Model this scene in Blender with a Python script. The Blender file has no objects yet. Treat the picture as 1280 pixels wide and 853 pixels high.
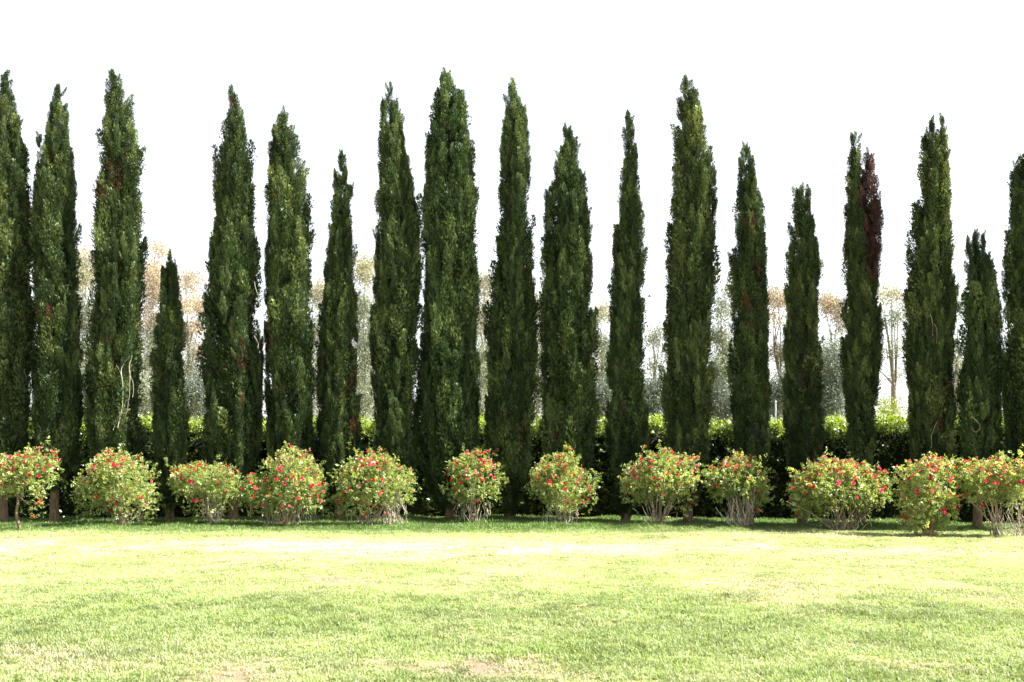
import bpy, math, random
import numpy as np

R = math.radians
rng = np.random.default_rng(7)
random.seed(7)
scene = bpy.context.scene
col = scene.collection

# ------------------------------------------------------------------ camera
F, HX, HY, EYE = 1400.0, 640.0, 558.0, 1.6        # focal length and horizon in pixels of a 1280 wide picture
cam_data = bpy.data.cameras.new('camera')
cam_data.sensor_width = 36.0
cam_data.lens = 36.0 * F / 1280.0
cam_data.shift_y = (HY - 426.5) / 1280.0
cam_data.clip_end = 3000.0
cam_data.clip_start = 0.1
cam = bpy.data.objects.new('camera', cam_data)
col.objects.link(cam)
cam.location = (0, 0, EYE)
cam.rotation_euler = (R(90), 0, 0)
scene.camera = cam

# ------------------------------------------------------------------ sky, sun, exposure
SUN_EL, SUN_AZ = 48.0, -6.0                      # azimuth measured from +X (right), negative = towards the camera side
sd = np.array([math.cos(R(SUN_EL)) * math.cos(R(SUN_AZ)), math.cos(R(SUN_EL)) * math.sin(R(SUN_AZ)), math.sin(R(SUN_EL))])
world = bpy.data.worlds.new('World')
scene.world = world
world.use_nodes = True
wn = world.node_tree
bg = wn.nodes['Background']
sky = wn.nodes.new('ShaderNodeTexSky')
sky.sky_type = 'NISHITA'
sky.sun_disc = False
sky.sun_elevation = R(SUN_EL)
sky.sun_rotation = R(90.0 - SUN_AZ)
sky.altitude = 0
sky.air_density = 1.0
sky.dust_density = 1.5
sky.ozone_density = 1.0
hs = wn.nodes.new('ShaderNodeHueSaturation')          # a hazy white sky
hs.inputs['Saturation'].default_value = .25
wn.links.new(sky.outputs[0], hs.inputs['Color'])
wn.links.new(hs.outputs[0], bg.inputs[0])
bg.inputs[1].default_value = 0.066
sun_data = bpy.data.lights.new('sun', 'SUN')
sun_data.energy = 5.0
sun_data.angle = R(0.6)
sun_data.color = (1.0, 0.95, 0.86)
sun = bpy.data.objects.new('sun', sun_data)
col.objects.link(sun)
from mathutils import Vector, Matrix
sun.rotation_euler = Vector(sd).to_track_quat('Z', 'Y').to_euler()
sun.location = (20, -5, 25)

scene.view_settings.view_transform = 'Standard'
scene.view_settings.look = 'None'
scene.view_settings.gamma = 1.0
scene.view_settings.use_curve_mapping = False
scene.view_settings.exposure = 2.45
scene.render.engine = 'CYCLES'
cy = scene.cycles
cy.max_bounces = 6
cy.diffuse_bounces = 3
cy.glossy_bounces = 2
cy.transmission_bounces = 4
cy.transparent_max_bounces = 4
cy.volume_bounces = 1
cy.use_denoising = True

# ------------------------------------------------------------------ helpers
def PX(px, D): return (px - HX) / F * D
def PZ(py, D): return EYE - (py - HY) / F * D
def GD(py): return EYE * F / (py - HY)            # distance of a ground point seen at row py

def unit(v):
    return v / np.maximum(np.linalg.norm(v, axis=-1, keepdims=True), 1e-9)

def _hash(ix, iy, iz, seed):
    h = np.sin(ix * 127.1 + iy * 311.7 + iz * 74.7 + seed * 19.19) * 43758.5453
    return h - np.floor(h)

def vnoise(p, seed=0):
    p = np.asarray(p, float)
    i = np.floor(p); f = p - i
    f = f * f * (3 - 2 * f)
    out = 0
    for dx in (0, 1):
        wx = f[..., 0] if dx else 1 - f[..., 0]
        for dy in (0, 1):
            wy = f[..., 1] if dy else 1 - f[..., 1]
            for dz in (0, 1):
                wz = f[..., 2] if dz else 1 - f[..., 2]
                out = out + wx * wy * wz * _hash(i[..., 0] + dx, i[..., 1] + dy, i[..., 2] + dz, seed)
    return out

def fnoise(p, seed=0, octaves=3):
    p = np.asarray(p, float); a, s, t = 1.0, 0, 0
    for k in range(octaves):
        s = s + a * vnoise(p * 2 ** k, seed + 7 * k); t += a; a *= 0.5
    return s / t

class MB:
    """collects quads with a colour per vertex and links them as ONE mesh object"""
    def __init__(self):
        self.v, self.q, self.c, self.n = [], [], [], 0
    def add(self, v, q, c):
        v = np.asarray(v, float).reshape(-1, 3)
        c = np.broadcast_to(np.asarray(c, float), (len(v), 3))
        self.v.append(v); self.q.append(np.asarray(q, int) + self.n); self.c.append(c); self.n += len(v)
    def leaves(self, pos, d, nrm, L, W, colr, fold=0.18, mid=0.45):
        d = unit(d); s = unit(np.cross(d, nrm)); n2 = np.cross(s, d)
        L = np.asarray(L)[:, None]; W = np.asarray(W)[:, None]
        m = pos + d * L * mid + n2 * W * fold
        v = np.stack([pos, m + s * W * .5, pos + d * L, m - s * W * .5], 1)
        N = len(pos)
        c = np.repeat(np.asarray(colr), 4, axis=0)
        self.add(v, np.arange(N * 4).reshape(N, 4), c)
    def tube(self, pts, rad, colr, seg=6):
        pts = np.asarray(pts, float); rad = np.asarray(rad, float); n = len(pts)
        t = unit(np.gradient(pts, axis=0))
        ref = np.array([1., 0, 0]) if abs(t[:, 0]).mean() < .8 else np.array([0, 1., 0])
        a = unit(np.cross(t, ref)); b = np.cross(t, a)
        th = np.arange(seg) / seg * 2 * math.pi
        v = pts[:, None] + rad[:, None, None] * (np.cos(th)[None, :, None] * a[:, None] + np.sin(th)[None, :, None] * b[:, None])
        i = np.arange(n - 1)[:, None] * seg; j = np.arange(seg)[None]; k = (j + 1) % seg
        q = np.stack([i + j, i + k, i + seg + k, i + seg + j], -1).reshape(-1, 4)
        self.add(v, q, colr)
    def mesh(self, name, mat, smooth=False):
        v = np.concatenate(self.v); q = np.concatenate(self.q); c = np.concatenate(self.c)
        me = bpy.data.meshes.new(name)
        me.vertices.add(len(v)); me.vertices.foreach_set('co', v.ravel().astype(np.float32))
        me.loops.add(q.size); me.loops.foreach_set('vertex_index', q.ravel().astype(np.int32))
        me.polygons.add(len(q)); me.polygons.foreach_set('loop_start', (np.arange(len(q)) * 4).astype(np.int32))
        me.update(calc_edges=True)
        a = me.attributes.new('tint', 'FLOAT_COLOR', 'POINT')
        a.data.foreach_set('color', np.concatenate([c, np.ones((len(c), 1))], 1).ravel().astype(np.float32))
        if smooth: me.polygons.foreach_set('use_smooth', np.ones(len(q), bool))
        me.materials.append(mat)
        return me
    def build(self, name, mat, parent=None, smooth=False, stuff=False, label=None):
        return link(name, self.mesh(name, mat, smooth), parent, stuff, label)

def link(name, me, parent=None, stuff=False, label=None):
    o = bpy.data.objects.new(name, me); col.objects.link(o)
    if parent is not None:
        o.parent = parent
        o.matrix_parent_inverse = Matrix.Translation(-Vector(parent.location))
    if stuff: o['kind'] = 'stuff'
    if label: o['label'] = label
    return o

def thing(name, label, cat, loc, group=None):
    o = bpy.data.objects.new(name, None); col.objects.link(o)
    o.location = loc; o.empty_display_size = .2
    o['label'] = label; o['category'] = cat
    if group: o['group'] = group
    return o

# ------------------------------------------------------------------ materials
def new_mat(name):
    m = bpy.data.materials.new(name); m.use_nodes = True
    nt = m.node_tree
    return m, nt, nt.nodes['Principled BSDF'], nt.nodes['Material Output']

def leaf_mat(name, transl=0.3, rough=0.55, spec=0.3, nscale=6.0, namp=0.5, warm=(1.25, 1.15, .55), instancer=False, twin=False):
    m, nt, p, out = new_mat(name)
    at = nt.nodes.new('ShaderNodeAttribute'); at.attribute_name = 'tint'
    if instancer: at.attribute_type = 'INSTANCER'
    src = at.outputs['Color']
    if twin:                                       # colour of the spray times the shade of each twig
        ai = nt.nodes.new('ShaderNodeAttribute'); ai.attribute_name = 'spray_tint'; ai.attribute_type = 'INSTANCER'
        mt = nt.nodes.new('ShaderNodeMix'); mt.data_type = 'RGBA'; mt.blend_type = 'MULTIPLY'; mt.inputs['Factor'].default_value = 1
        nt.links.new(at.outputs['Color'], mt.inputs['A']); nt.links.new(ai.outputs['Color'], mt.inputs['B'])
        src = mt.outputs['Result']
    geo = nt.nodes.new('ShaderNodeNewGeometry')
    no = nt.nodes.new('ShaderNodeTexNoise'); no.inputs['Scale'].default_value = nscale; no.inputs['Detail'].default_value = 2
    nt.links.new(geo.outputs['Position'], no.inputs['Vector'])
    mr = nt.nodes.new('ShaderNodeMapRange')
    mr.inputs['From Min'].default_value = .3; mr.inputs['From Max'].default_value = .7
    mr.inputs['To Min'].default_value = 1 - namp; mr.inputs['To Max'].default_value = 1 + namp
    nt.links.new(no.outputs['Fac'], mr.inputs['Value'])
    mul = nt.nodes.new('ShaderNodeMix'); mul.data_type = 'RGBA'; mul.blend_type = 'MULTIPLY'; mul.inputs['Factor'].default_value = 1
    nt.links.new(src, mul.inputs['A']); nt.links.new(mr.outputs['Result'], mul.inputs['B'])
    nt.links.new(mul.outputs['Result'], p.inputs['Base Color'])
    p.inputs['Roughness'].default_value = rough
    p.inputs['Specular IOR Level'].default_value = spec
    if transl > 0:
        tr = nt.nodes.new('ShaderNodeBsdfTranslucent')
        m2 = nt.nodes.new('ShaderNodeMix'); m2.data_type = 'RGBA'; m2.blend_type = 'MULTIPLY'; m2.inputs['Factor'].default_value = 1
        nt.links.new(mul.outputs['Result'], m2.inputs['A']); m2.inputs['B'].default_value = (*warm, 1)
        nt.links.new(m2.outputs['Result'], tr.inputs['Color'])
        mx = nt.nodes.new('ShaderNodeMixShader'); mx.inputs['Fac'].default_value = transl
        nt.links.new(p.outputs[0], mx.inputs[1]); nt.links.new(tr.outputs[0], mx.inputs[2])
        nt.links.new(mx.outputs[0], out.inputs['Surface'])
    return m

def bark_mat(name, zscale=.25, scale=30.0, amp=.5):
    m, nt, p, out = new_mat(name)
    at = nt.nodes.new('ShaderNodeAttribute'); at.attribute_name = 'tint'
    geo = nt.nodes.new('ShaderNodeNewGeometry')
    mp = nt.nodes.new('ShaderNodeMapping'); mp.inputs['Scale'].default_value = (1, 1, zscale)
    no = nt.nodes.new('ShaderNodeTexNoise'); no.inputs['Scale'].default_value = scale; no.inputs['Detail'].default_value = 5
    nt.links.new(geo.outputs['Position'], mp.inputs['Vector']); nt.links.new(mp.outputs[0], no.inputs['Vector'])
    mr = nt.nodes.new('ShaderNodeMapRange'); mr.inputs['From Min'].default_value = .3; mr.inputs['From Max'].default_value = .7
    mr.inputs['To Min'].default_value = 1 - amp; mr.inputs['To Max'].default_value = 1 + amp
    nt.links.new(no.outputs['Fac'], mr.inputs['Value'])
    mul = nt.nodes.new('ShaderNodeMix'); mul.data_type = 'RGBA'; mul.blend_type = 'MULTIPLY'; mul.inputs['Factor'].default_value = 1
    nt.links.new(at.outputs['Color'], mul.inputs['A']); nt.links.new(mr.outputs['Result'], mul.inputs['B'])
    nt.links.new(mul.outputs['Result'], p.inputs['Base Color'])
    bp = nt.nodes.new('ShaderNodeBump'); bp.inputs['Strength'].default_value = .6; bp.inputs['Distance'].default_value = .02
    nt.links.new(no.outputs['Fac'], bp.inputs['Height']); nt.links.new(bp.outputs[0], p.inputs['Normal'])
    p.inputs['Roughness'].default_value = .85
    p.inputs['Specular IOR Level'].default_value = .2
    return m

M_cyp = leaf_mat('cypress_foliage', transl=.18, rough=.5, spec=.28, nscale=1.3, namp=.25, warm=(1.3, 1.2, .6), twin=True)
M_core = bark_mat('cypress_inner_twigs', 1.0, 9.0, .6)
M_bark = bark_mat('bark')
M_rose = leaf_mat('rose_leaf', transl=.48, rough=.38, spec=.5, nscale=5, namp=.35, warm=(1.2, 1.12, .65))
M_petal = leaf_mat('rose_petal', transl=.3, rough=.6, spec=.2, nscale=20, namp=.15, warm=(1.1, .8, .8))
M_hedge = leaf_mat('hedge_leaf', transl=.35, rough=.35, spec=.5, nscale=3, namp=.35)
M_euc = leaf_mat('far_tree_leaf', transl=.3, rough=.5, spec=.3, nscale=.3, namp=.3, warm=(1.1, 1.05, .8))
M_grass = leaf_mat('grass_blade', transl=.42, rough=.45, spec=.3, nscale=1.1, namp=.22, warm=(1.15, 1.15, .75), instancer=True)

# ------------------------------------------------------------------ ground
def smooth(a, b, x):
    t = np.clip((x - a) / (b - a), 0, 1); return t * t * (3 - 2 * t)

BARE = [  # pixel x, y, half width, half height, strength
    (400, 725, 60, 9, .75), (690, 690, 150, 9, .5), (600, 838, 110, 12, .6), (1130, 836, 110, 12, .75), (950, 832, 70, 10, .6),
    (1085, 812, 50, 7, .5), (820, 806, 30, 5, .5), (130, 838, 70, 12, .55), (60, 815, 40, 8, .45), (640, 830, 60, 9, .5),
    (180, 768, 80, 6, .35), (965, 752, 70, 6, .5), (1010, 770, 60, 6, .45), (1170, 770, 50, 6, .4), (300, 850, 90, 9, .55),
    (480, 832, 70, 8, .4), (1250, 845, 60, 10, .5), (700, 706, 40, 5, .3), (1150, 690, 120, 6, .45)]

def cover_at(X, Y, want_track=False):
    """how much of the soil the grass hides, 0..1 (world metres)"""
    Ys = np.maximum(Y, 2.0)
    px = HX + X / Ys * F; py = HY + EYE / Ys * F
    P = np.stack([X, Y, X * 0], -1)
    n = fnoise(P * .55, 3, 4); n2 = fnoise(P * 2.2, 5, 3)
    c = .74 + (n - .5) * 1.1 + (n2 - .5) * .9
    wob = (fnoise(P * .35, 11, 3) - .5) * 16
    lo = 670 + wob * .5 + np.clip((px - 800) / 480, 0, 1) * 10
    hi = 708 + wob - np.clip((px - 500) / 600, 0, 1) * 12
    tr = smooth(lo - 6, lo + 12, py) * (1 - smooth(hi - 26, hi + 22, py))
    if want_track: return np.clip(tr * (.7 + .6 * n), 0, 1)
    c = c - tr * (.36 - .12 * np.clip((px - 450) / 500, 0, 1)) * (.75 + .5 * n2)
    for (bx, by, rx, ry, s) in BARE:
        r2 = ((px - bx) / rx) ** 2 + ((py - by) / ry) ** 2
        c = c - s * .85 * np.exp(-r2 * 1.1) * (.45 + 1.1 * n2)
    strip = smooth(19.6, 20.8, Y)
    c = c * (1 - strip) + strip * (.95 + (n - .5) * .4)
    return np.clip(c, 0.0, 1.0)

GX = np.concatenate([[-600, -300, -150, -80, -50, -34], np.linspace(-24, 24, 321), [34, 50, 80, 150, 300, 600]])
GY = np.concatenate([[-300, -150, -60, -20, -5, 1], np.linspace(4, 27, 231), [34, 50, 80, 150, 300, 600]])
gx, gy = np.meshgrid(GX, GY)
Pg = np.stack([gx, gy, gx * 0], -1)
inner = smooth(26, 22, np.abs(gx)) * smooth(2, 5, gy) * smooth(30, 26, gy)
def height(X, Y):
    P = np.stack([X, Y, X * 0], -1)
    return ((fnoise(P * .8, 21, 3) - .5) * .07 + (fnoise(P * 4., 22, 2) - .5) * .025)
gz = height(gx, gy) * inner
gv = np.stack([gx, gy, gz], -1).reshape(-1, 3)
nx, ny = len(GX), len(GY)
ii = (np.arange(ny - 1)[:, None] * nx + np.arange(nx - 1)[None]).ravel()
gq = np.stack([ii, ii + 1, ii + nx + 1, ii + nx], -1)
cov = cover_at(gx, gy).ravel()
gm = MB(); gm.add(gv, gq, np.stack([cov, cover_at(gx, gy, True).ravel(), cov], -1))
m, nt, p, out = new_mat('lawn_soil')
at = nt.nodes.new('ShaderNodeAttribute'); at.attribute_name = 'tint'
geo = nt.nodes.new('ShaderNodeNewGeometry')
n1 = nt.nodes.new('ShaderNodeTexNoise'); n1.inputs['Scale'].default_value = 9; n1.inputs['Detail'].default_value = 8; n1.inputs['Roughness'].default_value = .7
n2 = nt.nodes.new('ShaderNodeTexNoise'); n2.inputs['Scale'].default_value = 60; n2.inputs['Detail'].default_value = 4
for q_ in (n1, n2): nt.links.new(geo.outputs['Position'], q_.inputs['Vector'])
r1 = nt.nodes.new('ShaderNodeValToRGB')
r1.color_ramp.elements[0].position = .3; r1.color_ramp.elements[0].color = (.13, .098, .066, 1)
r1.color_ramp.elements[1].position = .7; r1.color_ramp.elements[1].color = (.20, .155, .105, 1)
nt.links.new(n1.outputs['Fac'], r1.inputs['Fac'])
r2 = nt.nodes.new('ShaderNodeValToRGB')
r2.color_ramp.elements[0].position = .3; r2.color_ramp.elements[0].color = (.16, .17, .06, 1)
r2.color_ramp.elements[1].position = .75; r2.color_ramp.elements[1].color = (.34, .31, .15, 1)
nt.links.new(n2.outputs['Fac'], r2.inputs['Fac'])
ad = nt.nodes.new('ShaderNodeMath'); ad.operation = 'ADD'
sb = nt.nodes.new('ShaderNodeMath'); sb.operation = 'MULTIPLY_ADD'; sb.inputs[1].default_value = .7; sb.inputs[2].default_value = -.35
nt.links.new(n1.outputs['Fac'], sb.inputs[0]); nt.links.new(sb.outputs[0], ad.inputs[0]); sp = nt.nodes.new('ShaderNodeSeparateColor'); nt.links.new(at.outputs['Color'], sp.inputs[0]); nt.links.new(sp.outputs[0], ad.inputs[1])
mr = nt.nodes.new('ShaderNodeMapRange'); mr.inputs['From Min'].default_value = .25; mr.inputs['From Max'].default_value = .6
nt.links.new(ad.outputs[0], mr.inputs['Value'])
mx = nt.nodes.new('ShaderNodeMix'); mx.data_type = 'RGBA'
nt.links.new(mr.outputs['Result'], mx.inputs['Factor']); nt.links.new(r1.outputs[0], mx.inputs['A']); nt.links.new(r2.outputs[0], mx.inputs['B'])
r3 = nt.nodes.new('ShaderNodeValToRGB')
r3.color_ramp.elements[0].position = .3; r3.color_ramp.elements[0].color = (.20, .17, .12, 1)
r3.color_ramp.elements[1].position = .7; r3.color_ramp.elements[1].color = (.34, .30, .23, 1)
nt.links.new(n1.outputs['Fac'], r3.inputs['Fac'])
ms = nt.nodes.new('ShaderNodeMix'); ms.data_type = 'RGBA'
nt.links.new(sp.outputs[1], ms.inputs['Factor']); nt.links.new(r1.outputs[0], ms.inputs['A']); nt.links.new(r3.outputs[0], ms.inputs['B'])
nt.links.new(ms.outputs['Result'], mx.inputs['A'])
nt.links.new(mx.outputs['Result'], p.inputs['Base Color'])
bp = nt.nodes.new('ShaderNodeBump'); bp.inputs['Strength'].default_value = .8; bp.inputs['Distance'].default_value = .03
nt.links.new(n2.outputs['Fac'], bp.inputs['Height']); nt.links.new(bp.outputs[0], p.inputs['Normal'])
p.inputs['Roughness'].default_value = .95; p.inputs['Specular IOR Level'].default_value = .1
ground = gm.build('ground', m, smooth=True)
ground['kind'] = 'structure'

# ------------------------------------------------------------------ cypresses
# the row's distance from the camera along the picture
ROWX = [-60, 68, 212, 420, 565, 636, 782, 900, 1000, 1221, 1340]
ROWD = [22.6, 22.6, 22.8, 23.2, 23.4, 23.3, 23.1, 22.8, 22.4, 21.4, 20.8]
def row_D(px): return float(np.interp(px, ROWX, ROWD))

G_DARK = np.array([.021, .042, .017]); G_MID = np.array([.036, .066, .025]); G_LIGHT = np.array([.130, .178, .070])
BROWN = np.array([.115, .062, .034]); PURPLE = np.array([.085, .044, .048])

def plume_clumps(zs, cx, cyy, rr, dens, seed, front_bias=True):
    """clump positions on a spire; zs ascending arrays of centre line and radius"""
    area = np.concatenate([[0], np.cumsum((rr[1:] + rr[:-1]) / 2 * np.diff(zs) * 2 * math.pi)])
    n = int(area[-1] * dens) + 12
    z = np.interp(rng.random(n) * area[-1], area, zs)
    th = rng.random(n) * 2 * math.pi
    keep = (np.sin(th) < .25) | (rng.random(n) < .7)         # fewer on the side away from the lawn
    return z[keep], th[keep]

# flame-shaped sprays of fine scaly twigs, one unit long, that every cypress is made of
sprays = bpy.data.collections.new('cypress_sprays')
def spray_template(k, n=520):
    mb = MB()
    t = rng.beta(1.15, 1.2, n)
    wid = rng.uniform(.13, .19)
    env = np.sin(math.pi * np.clip(t * .84 + .14, 0, 1)) ** .75
    ph = rng.random(n) * 2 * math.pi; q = rng.random(n) ** .4
    lob = 1 + .35 * np.sin(ph * 3 + t * 9 + k)
    rad = np.stack([np.cos(ph), np.sin(ph), ph * 0], -1)
    pos = np.stack([.03 * np.sin(t * 5 + k), .03 * np.cos(t * 4 + k), t], -1) + rad * (q * env * wid * lob)[:, None]
    d = np.array([0, 0, .9]) + rad * .45 + rng.normal(0, .22, (n, 3))
    nr = rad + rng.normal(0, .38, (n, 3))
    tl = .040 + .070 * rng.random(n)
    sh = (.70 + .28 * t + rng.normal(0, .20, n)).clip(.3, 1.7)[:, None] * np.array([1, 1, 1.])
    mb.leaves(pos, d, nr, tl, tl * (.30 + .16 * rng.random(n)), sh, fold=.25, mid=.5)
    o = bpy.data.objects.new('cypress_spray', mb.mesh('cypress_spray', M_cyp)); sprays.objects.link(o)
for k in range(9): spray_template(k)

def instancer_group(name, collection):
    ng = bpy.data.node_groups.new(name, 'GeometryNodeTree')
    ng.interface.new_socket('Geometry', in_out='INPUT', socket_type='NodeSocketGeometry')
    ng.interface.new_socket('Geometry', in_out='OUTPUT', socket_type='NodeSocketGeometry')
    N = ng.nodes; gi = N.new('NodeGroupInput'); go = N.new('NodeGroupOutput')
    ci = N.new('GeometryNodeCollectionInfo'); ci.inputs['Collection'].default_value = collection
    ci.inputs['Separate Children'].default_value = True; ci.inputs['Reset Children'].default_value = True
    ip = N.new('GeometryNodeInstanceOnPoints'); ip.inputs['Pick Instance'].default_value = True
    def na(nm):
        q_ = N.new('GeometryNodeInputNamedAttribute'); q_.data_type = 'FLOAT_VECTOR'; q_.inputs['Name'].default_value = nm
        return q_.outputs['Attribute']
    ng.links.new(gi.outputs[0], ip.inputs['Points']); ng.links.new(ci.outputs[0], ip.inputs['Instance'])
    ng.links.new(na('rot'), ip.inputs['Rotation']); ng.links.new(na('size'), ip.inputs['Scale'])
    ng.links.new(ip.outputs[0], go.inputs[0])
    return ng
NG_spray = instancer_group('scatter_sprays', sprays)

def point_cloud(name, P, rot, size, tint_name, tint, ng, parent=None, label=None):
    n = len(P)
    me = bpy.data.meshes.new(name); me.vertices.add(n)
    me.vertices.foreach_set('co', np.ascontiguousarray(P, np.float32).ravel())
    def at(nm, t, key, data):
        a = me.attributes.new(nm, t, 'POINT'); a.data.foreach_set(key, np.ascontiguousarray(data, np.float32).ravel())
    at(tint_name, 'FLOAT_COLOR', 'color', np.concatenate([tint, np.ones((n, 1))], 1))
    at('rot', 'FLOAT_VECTOR', 'vector', rot); at('size', 'FLOAT_VECTOR', 'vector', size)
    o = link(name, me, parent, True, label)
    md = o.modifiers.new('scatter', 'NODES'); md.node_group = ng
    return o

class PC:
    def __init__(self): self.a = []
    def add(self, *arrs): self.a.append(arrs)
    def cat(self): return [np.concatenate([x[k] for x in self.a]) for k in range(4)]

def spire(pc_main, pc_dead, tab, dens, seed, palette, dead, D, sparse=1.0):
    """tab rows: z, centre x, centre y, radius (ascending z)"""
    tab = np.asarray(tab, float)
    zs = np.arange(tab[0, 0], tab[-1, 0], .06)
    cx, cyy, rr = (np.interp(zs, tab[:, 0], tab[:, k]) for k in (1, 2, 3))
    z, th = plume_clumps(zs, cx, cyy, rr, dens * sparse, seed)
    X, Yc, r = np.interp(z, zs, cx), np.interp(z, zs, cyy), np.interp(z, zs, rr)
    out = np.stack([np.cos(th), np.sin(th), th * 0], -1)
    ridge = vnoise(np.stack([np.cos(th) * 2.0 + 5, np.sin(th) * 2.0, z * .55], -1), seed)
    ridge2 = vnoise(np.stack([np.cos(th) * 3.4 + 5, np.sin(th) * 3.4, z * 1.7], -1), seed + 3)
    pocket = vnoise(np.stack([np.cos(th) * 4.0 + 5, np.sin(th) * 4.0, z * 1.9], -1), seed + 31)
    kp = (pocket > .36) | (rng.random(len(z)) < .28)
    z, th, X, Yc, r, out, ridge, ridge2, pocket = (a_[kp] for a_ in (z, th, X, Yc, r, out, ridge, ridge2, pocket))
    C = len(z)
    lob = .48 + .52 * smooth(.2, .8, ridge) + .26 * (ridge2 - .5) + .20 * (pocket - .5)
    u = lob * (.58 + .48 * rng.random(C) ** .8)
    base = np.stack([X, Yc, z], -1) + out * np.maximum(r * u * .97 - .015, 0)[:, None]
    L = (.30 + .50 * rng.random(C) ** 1.3) * np.clip(.35 + r * 1.5, .3, 1.15)
    ax = unit(np.array([0, 0, 1.]) + out * (.06 + .30 * rng.random(C) ** 1.4)[:, None] + rng.normal(0, .08, (C, 3)))
    base = base - ax * (L * .45)[:, None]
    k = np.clip(rng.random(C) ** .9 * .95 + .55 * (vnoise(np.stack([X * 1.3, Yc, z * .9], -1), seed + 9) - .5), 0, 1)[:, None]
    lo, mi, hi = palette
    cl = np.where(k < .5, lo + (mi - lo) * k * 2, mi + (hi - mi) * (k - .5) * 2) * 1.15
    cl = np.where(rng.random((C, 1)) < .004, BROWN * .7, cl)
    ppx, ppy = HX + base[:, 0] / D * F, HY - (base[:, 2] + .2 - EYE) / D * F
    isd = np.zeros(C, bool)
    for (dx, dy, rx, ry) in dead:
        isd |= (((ppx - dx) / rx) ** 2 + ((ppy - dy) / ry) ** 2 < .6 + .8 * rng.random(C)) & (out[:, 1] < .3)
    cl = np.where(isd[:, None] & (rng.random((C, 1)) < .42), BROWN * (.4 + .6 * rng.random((C, 1))), cl)
    yaw = rng.random(C) * 6.283
    rot = np.array([(Vector(a_).to_track_quat('Z', 'Y').to_matrix() @ Matrix.Rotation(w_, 3, 'Z')).to_euler()[:] for a_, w_ in zip(ax, yaw)])
    wd = L * (.85 + .4 * rng.random(C))
    size = np.stack([wd, wd, L], -1)
    # small upright shoots at the very tip
    m_ = 10
    tz = tab[-1, 0] - .05 - rng.random(m_) * .35
    tp = np.stack([np.interp(tz, zs, cx), np.interp(tz, zs, cyy), tz - .06], -1) + rng.normal(0, .018, (m_, 3))
    tl = .10 + .14 * rng.random(m_)
    pc_main.add(tp, np.stack([rng.normal(0, .2, m_), rng.normal(0, .2, m_), rng.random(m_) * 6], -1), np.stack([tl, tl, tl], -1), np.repeat(mi[None], m_, 0) * 1.2)
    for pc, sel in ((pc_main, ~isd), (pc_dead, isd)):
        if sel.any(): pc.add(base[sel], rot[sel], size[sel], cl[sel])

def core(mb, tab, f, colr, seed, seg=18):
    tab = np.asarray(tab, float)
    z0, z1 = tab[0, 0] + .12, tab[-1, 0] - .45
    if z1 - z0 < .5: return
    zs = np.arange(z0, z1, .11)
    cx, cyy, rr = (np.interp(zs, tab[:, 0], tab[:, k]) for k in (1, 2, 3))
    rr = rr * f * np.clip((zs[-1] - zs) / 1.2, .02, 1) * np.clip((zs - z0) / .4 + .1, .1, 1)
    th = np.arange(seg) / seg * 2 * math.pi
    T, Z = np.meshgrid(th, zs)
    nz = vnoise(np.stack([np.cos(T) * 2.1 + 5, np.sin(T) * 2.1, Z * .75], -1), seed)
    rad = rr[:, None] * (.78 + .3 * nz + .25 * (rng.random(T.shape) - .5))
    v = np.stack([cx[:, None] + np.cos(T) * rad, cyy[:, None] + np.sin(T) * rad, Z], -1)
    n = len(zs); i = np.arange(n - 1)[:, None] * seg; j = np.arange(seg)[None]; k = (j + 1) % seg
    mb.add(v, np.stack([i + j, i + k, i + seg + k, i + seg + j], -1).reshape(-1, 4), colr)

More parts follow.
